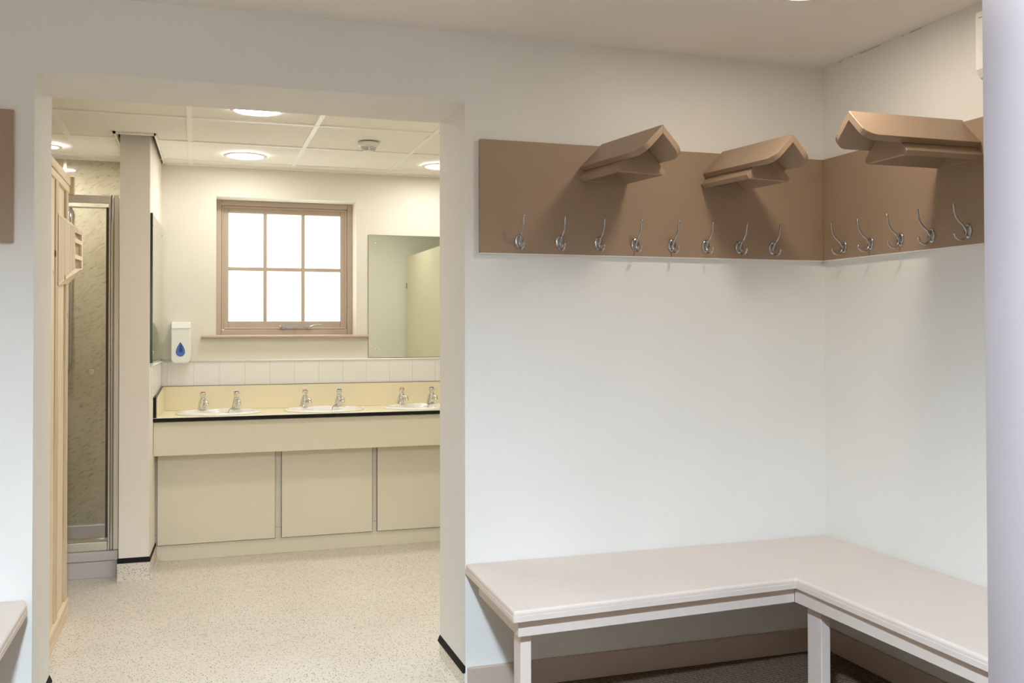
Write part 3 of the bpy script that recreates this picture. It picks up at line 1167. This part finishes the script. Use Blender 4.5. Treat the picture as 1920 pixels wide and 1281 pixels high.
# soap dispenser
t = thing('soap_dispenser', (-0.092, WB, 1.107), 'white wall soap dispenser with a blue drop shaped window', 'soap dispenser')
bm = B()
zb, ztp = 1.107, 1.354
xc, hw = -0.0915, 0.0565
pts = []
n = 8
for (cx_, cz_, r_, a0) in ((xc - hw + 0.030, zb + 0.034, 0.034, 180), (xc + hw - 0.030, zb + 0.034, 0.034, 270), (xc + hw - 0.008, ztp - 0.008, 0.008, 0), (xc - hw + 0.008, ztp - 0.008, 0.008, 90)):
    for i in range(n):
        a = math.radians(a0 + 90 * i / (n - 1))
        pts.append((cx_ + min(r_, 0.030 if r_ > 0.02 else r_) * math.cos(a), cz_ + r_ * math.sin(a)))
prism_y(bm, pts, 6.060, WB - 0.0005)
build('dispenser_body', bm, 'white_plastic', t, 0.010, 4)
bm = B()
prism_y(bm, [(xc - hw + 0.001, ztp - 0.040), (xc + hw - 0.001, ztp - 0.040), (xc + hw - 0.001, ztp - 0.010), (xc + hw - 0.008, ztp - 0.001), (xc - hw + 0.008, ztp - 0.001), (xc - hw + 0.001, ztp - 0.010)], 6.057, 6.075)
build('lid', bm, 'ceramic', t, 0.004, 2)


def drop(cx_, z0, z1, w, n=28):
    out = []
    H_ = z1 - z0
    r = w / 2
    zc = z0 + r * 1.05
    for i in range(n + 1):
        a = math.radians(200 + 140 * i / n) if False else math.radians(-200 + 220 * i / n)
        out.append((cx_ + r * math.cos(a), zc + r * 1.05 * math.sin(a)))
    # sides rising to the tip
    xr, zr = out[-1]
    tip = (cx_, z1)
    side = [(cx_ + (xr - cx_) * (1 - s) ** 0.85 * (1 + 0.15 * math.sin(math.pi * s)), zr + (z1 - zr) * s) for s in (0.25, 0.5, 0.75, 0.92)]
    return out + side + [tip] + [(2 * cx_ - x_, z_) for x_, z_ in side[::-1]]


for (nm, z0, z1, w, y, mt, lab) in (('level_window_rim', 1.149, 1.2345, 0.0515, 6.0585, 'disp_navy', 'dark blue rim'), ('level_window', 1.1525, 1.2300, 0.0455, 6.0575, 'disp_blue', 'bright blue drop')):
    bm = B()
    prism_y(bm, drop(-0.0945, z0, z1, w), y, 6.062)
    build(nm, bm, mt, t, label=lab)
bm = B()
prism_y(bm, drop(-0.0925, 1.172, 1.226, 0.023), 6.0568, 6.062)
build('push_button', bm, 'disp_navy', t, label='navy push button')
bm = B()
box(bm, -0.0932, -0.0888, 6.0585, 6.062, 1.250, 1.288)
build('lock_slot', bm, 'ceramic', t)


# mirrors
t = thing('wall_mirror', (1.5, WB, 1.126), 'frameless mirror screwed to the back wall beside the window', 'mirror')
bm = B()
box(bm, 1.045, 2.25, WB - 0.0060, WB - 0.0005, 1.1265, 1.9155)
build('mirror_glass', bm, 'mirror', t)
bm = B()
for (a, b_, c_, d_) in ((1.0438, 1.0449, 1.1265, 1.9155), (1.045, 2.25, 1.9156, 1.9166), (1.045, 2.25, 1.1254, 1.1264)):
    box(bm, a, b_, WB - 0.0062, WB - 0.0006, c_, d_)
build('mirror_rim', bm, 'mirror_edge', t)
for z in (1.864, 1.178):
    bm = B()
    sphere(bm, (1.092, WB - 0.007, z), 0.0062, 12, (1, 0.6, 1))
    build('mirror_screw', bm, 'chrome', t)

t = thing('wall_mirror', (-0.225, 5.8, 1.13), 'narrow looking mirror with a dark edge on the side of the wall end', 'mirror')
bm = B()
extrude(bm, [(fx(5.432) + 0.004, 5.432, z) for z in (1.135, 1.925)] + [(fx(5.432) + 0.010, 5.432, z) for z in (1.925, 1.135)],
        [(fx(6.14) + 0.004, 6.14, z) for z in (1.135, 1.925)] + [(fx(6.14) + 0.010, 6.14, z) for z in (1.925, 1.135)])
build('mirror_glass', bm, 'mirror', t)
bm = B()
box(bm, fx(5.43) + 0.0005, fx(5.43) + 0.0125, 5.420, 5.4315, 1.132, 1.928)
build('mirror_rim', bm, 'mirror_edge', t, 0.001, 1, label='dark green glass edge')
for y in (5.49, 6.08):
    for z in (1.19, 1.87):
        bm = B()
        sphere(bm, (fx(y) + 0.0105, y, z), 0.006, 10, (0.6, 1, 1))
        build('mirror_screw', bm, 'chrome', t)

# toilet cubicle panel (seen in the mirror)
t = thing('cubicle_panel', (1.80, 4.4, 0), 'cream toilet cubicle panel that shows in the back wall mirror', 'cubicle panel')
bm = B()
box(bm, 1.800, 1.815, 3.775, 5.25, 0.12, 1.960)
build('panel', bm, 'laminate', t, 0.001, 1)
for z in (1.70, 0.45):
    bm = B()
    tube(bm, [(1.796, 3.771, z - 0.022), (1.796, 3.771, z + 0.022)], 0.007, 10)
    build('hinge', bm, 'hook_metal', t)
for y in (3.9, 5.1):
    bm = B()
    tube(bm, [(1.8075, y, 0.0), (1.8075, y, 0.12)], 0.012, 12)
    lathe(bm, [(0.028, 0.0), (0.028, 0.006), (0.014, 0.01)], (1.8075, y, 0), 16)
    build('foot', bm, 'alu', t)

# ================================================================== SHOWER
t = thing('shower_tray', (-0.9, 5.8, 0), 'raised pale grey shower tray with a rounded front corner beside the wall end', 'shower tray')
bm = B()


def tray_poly(x1, y0, r, inset=0.0):
    p = [(-1.75, y0 + inset)]
    for i in range(7):
        a = -math.pi / 2 + math.pi / 2 * i / 6
        p.append((x1 - r + r * math.cos(a), y0 + inset + r + r * math.sin(a)))
    return p + [(x1, 6.1495), (-1.75, 6.1495)]


prism_z(bm, tray_poly(-0.3960, 5.515, 0.050), 0.0, 0.0865)
build('riser', bm, 'acrylic', t, 0.0015, 1)
bm = B()
ri = tray_poly(-0.3965, 5.510, 0.030)
prism_z(bm, [(-1.75, 5.510), (-0.3965, 5.510), (-0.3965, 5.615), (-1.75, 5.615)], 0.0885, 0.1385)
prism_z(bm, [(-1.75, 5.615), (-0.470, 5.615), (-0.470, 6.10), (-1.75, 6.10)], 0.0870, 0.1000)
prism_z(bm, [(-0.470, 5.615), (-0.3965, 5.615), (-0.3965, 6.10), (-0.470, 6.10)], 0.0885, 0.1385)
box(bm, -1.75, -0.3965, 6.10, 6.1495, 0.0885, 0.172)
build('tray', bm, 'acrylic', t, 0.008, 3)

t = thing('shower_enclosure', (-0.9, 5.55, 0.14), 'chrome framed glass shower door in front of the marble effect panels', 'shower enclosure')
bm = B()
box(bm, -0.4235, -0.3965, 5.535, 5.575, 0.139, 2.030)
build('wall_profile', bm, 'alu', t, 0.003, 2)
bm = B()
box(bm, -0.4390, -0.4240, 5.528, 5.566, 0.139, 2.030)
build('jamb_profile', bm, 'chrome', t, 0.006, 3)
bm = B()
box(bm, -0.4495, -0.4395, 5.532, 5.560, 0.139, 2.022)
build('slide_profile', bm, 'alu', t, 0.003, 2)
bm = B()
box(bm, -1.75, -0.4395, 5.530, 5.572, 1.984, 2.024)
build('top_rail', bm, 'alu', t, 0.004, 2)
bm = B()
box(bm, -1.75, -0.4500, 5.530, 5.572, 0.139, 0.186)
build('bottom_rail', bm, 'alu', t, 0.004, 2)
bm = B()
box(bm, -1.10, -0.4600, 5.545, 5.551, 0.205, 1.960)
g = build('door_glass', bm, 'glass', t)
bm = B()
box(bm, -0.4625, -0.4500, 5.540, 5.556, 0.205, 1.962)
build('door_seal', bm, 'seal', t)
bm = B()
box(bm, -1.10, -0.4650, 5.541, 5.555, 0.196, 0.206)
build('door_bottom_bar', bm, 'chrome', t, 0.001, 1)
bm = B()
box(bm, -1.10, -0.4650, 5.5435, 5.5525, 1.955, 1.962)
build('door_top_bar', bm, 'alu', t, 0.001, 1)
bm = B()
lathe(bm, [(0.0125, 0.0), (0.0170, -0.012), (0.0170, -0.024), (0.0155, -0.026)], (-0.531, 5.546, 1.087), 28, axis='y')
build('door_knob', bm, 'chrome', t)
# riser rail of the shower
t = thing('shower_rail', (-0.700, 6.10, 1.1), 'slim grey shower riser rail on the marble effect panel beside the pine cabin', 'shower rail')
bm = B()
tube(bm, spline([(-0.701, 6.115, 2.02), (-0.701, 6.115, 1.55), (-0.701, 6.115, 1.15), (-0.704, 6.115, 1.10), (-0.716, 6.115, 1.065), (-0.730, 6.115, 1.055)], 6), 0.009, 12)
build('rail', bm, 'hook_metal', t)
bm = B()
tube(bm, [(-0.701, 6.115, 2.005), (-0.701, 6.1495, 2.005)], 0.012, 12)
build('wall_bracket', bm, 'hook_metal', t)
bm = B()
tube(bm, [(-0.722, 6.115, 1.058), (-0.722, 6.1495, 1.058)], 0.010, 12)
build('wall_bracket', bm, 'hook_metal', t)

# ================================================================== PINE CABIN
CX = -0.565
t = thing('pine_cabin', (-1.2, 4.5, 0), 'unpainted pine cabin of upright boards between the opening and the shower', 'cabin')
bm = B()
for k, (y0, y1) in enumerate(((3.90, 4.060), (4.064, 4.235), (4.239, 4.421), (4.505, 4.600), (4.603, 4.768))):
    box(bm, CX - 0.022, CX - (0.004 if y1 < 4.45 else 0.010), y0, y1, 0.05, 1.96)
box(bm, -1.75, CX - 0.022, 3.90, 3.92, 0.05, 1.96)
build('wall_boards', bm, 'pine_z', t, 0.0015, 1)
bm = B()
box(bm, CX - 0.020, CX + 0.002, 4.424, 4.502, 0.06, 1.945)
build('cover_batten', bm, 'pine_dark', t, 0.002, 1)
bm = B()
box(bm, CX - 0.020, CX + 0.0005, 4.772, 4.826, 0.06, 1.945)
build('corner_post', bm, 'pine_dark', t, 0.003, 2)
bm = B()
box(bm, CX - 0.045, CX - 0.002, 4.829, 4.862, 0.06, 1.945)
build('corner_post', bm, 'pine_z', t, 0.003, 2)
bm = B()
box(bm, CX - 0.020, CX + 0.004, 3.90, 4.855, 1.940, 1.972)
build('top_rail', bm, 'pine_y', t, 0.003, 2)
bm = B()
box(bm, CX - 0.030, CX + 0.008, 3.90, 4.850, 1.974, 2.012)
build('top_rail', bm, 'pine_y', t, 0.003, 2)
bm = B()
box(bm, CX - 0.030, CX + 0.022, 4.857, 4.885, 1.935, 2.018)
build('rail_end_block', bm, 'pine_dark', t, 0.004, 2)
bm = B()
box(bm, CX - 0.010, CX + 0.009, 3.90, 4.835, 0.0, 0.082)
build('plinth_board', bm, 'pine_y', t, 0.004, 2)
bm = B()
box(bm, -1.75, CX - 0.022, 4.84, 4.86, 0.0, 1.96)
box(bm, -1.75, CX - 0.022, 3.92, 4.84, 1.955, 1.972)
build('rear_boards', bm, 'pine_z', t)

# small timber rack, wedge shaped in plan, on the cabin wall
t = thing('timber_rack', (-0.53, 4.6, 1.5), 'small bare wood wedge shaped rack with open slatted end on the pine cabin', 'rack')
A, Bp, Cp, Dp = (-0.5595, 4.470), (-0.5210, 4.700), (-0.5000, 4.805), (-0.5640, 4.850)


def panel(a, b_, za0, za1, zb0, zb1, th=0.006):
    d = (Vector(b_) - Vector(a)).normalized()
    n = Vector((-d.y, d.x)) * th
    bm = B()
    extrude(bm, [(a[0], a[1], za0), (b_[0], b_[1], zb0), (b_[0], b_[1], zb1), (a[0], a[1], za1)],
            [(a[0] + n.x, a[1] + n.y, za0), (b_[0] + n.x, b_[1] + n.y, zb0), (b_[0] + n.x, b_[1] + n.y, zb1), (a[0] + n.x, a[1] + n.y, za1)])
    return bm


build('side_panel', panel(A, Bp, 1.502, 1.800, 1.583, 1.766), 'pine_dark', t, 0.0006, 1)
build('slat', panel(Bp, Cp, 1.746, 1.765, 1.741, 1.755), 'pine_dark', t)
build('slat', panel(Bp, Cp, 1.702, 1.722, 1.696, 1.713), 'pine_y', t)
build('slat', panel(Bp, Cp, 1.628, 1.648, 1.626, 1.643), 'pine_y', t)
build('end_post', panel((-0.5032, 4.790), Cp, 1.590, 1.756, 1.589, 1.756, 0.008), 'pine_z', t)
build('back_panel', panel((-0.5350, 4.715), (-0.5080, 4.828), 1.585, 1.762, 1.590, 1.756, 0.005), 'pine_dark', t)
build('top_board', panel((A[0] - 0.001, A[1]), (Cp[0] - 0.006, Cp[1] + 0.01), 1.797, 1.806, 1.756, 1.763, 0.020), 'pine_y', t)
bm = B()
lo = [(A[0], A[1], 1.498), (Bp[0], Bp[1], 1.579), (Cp[0], Cp[1], 1.586), (Dp[0], Dp[1], 1.522)]
extrude(bm, lo, [(x_, y_, z_ + 0.005) for x_, y_, z_ in lo])
build('bottom_board', bm, 'pine_y', t)
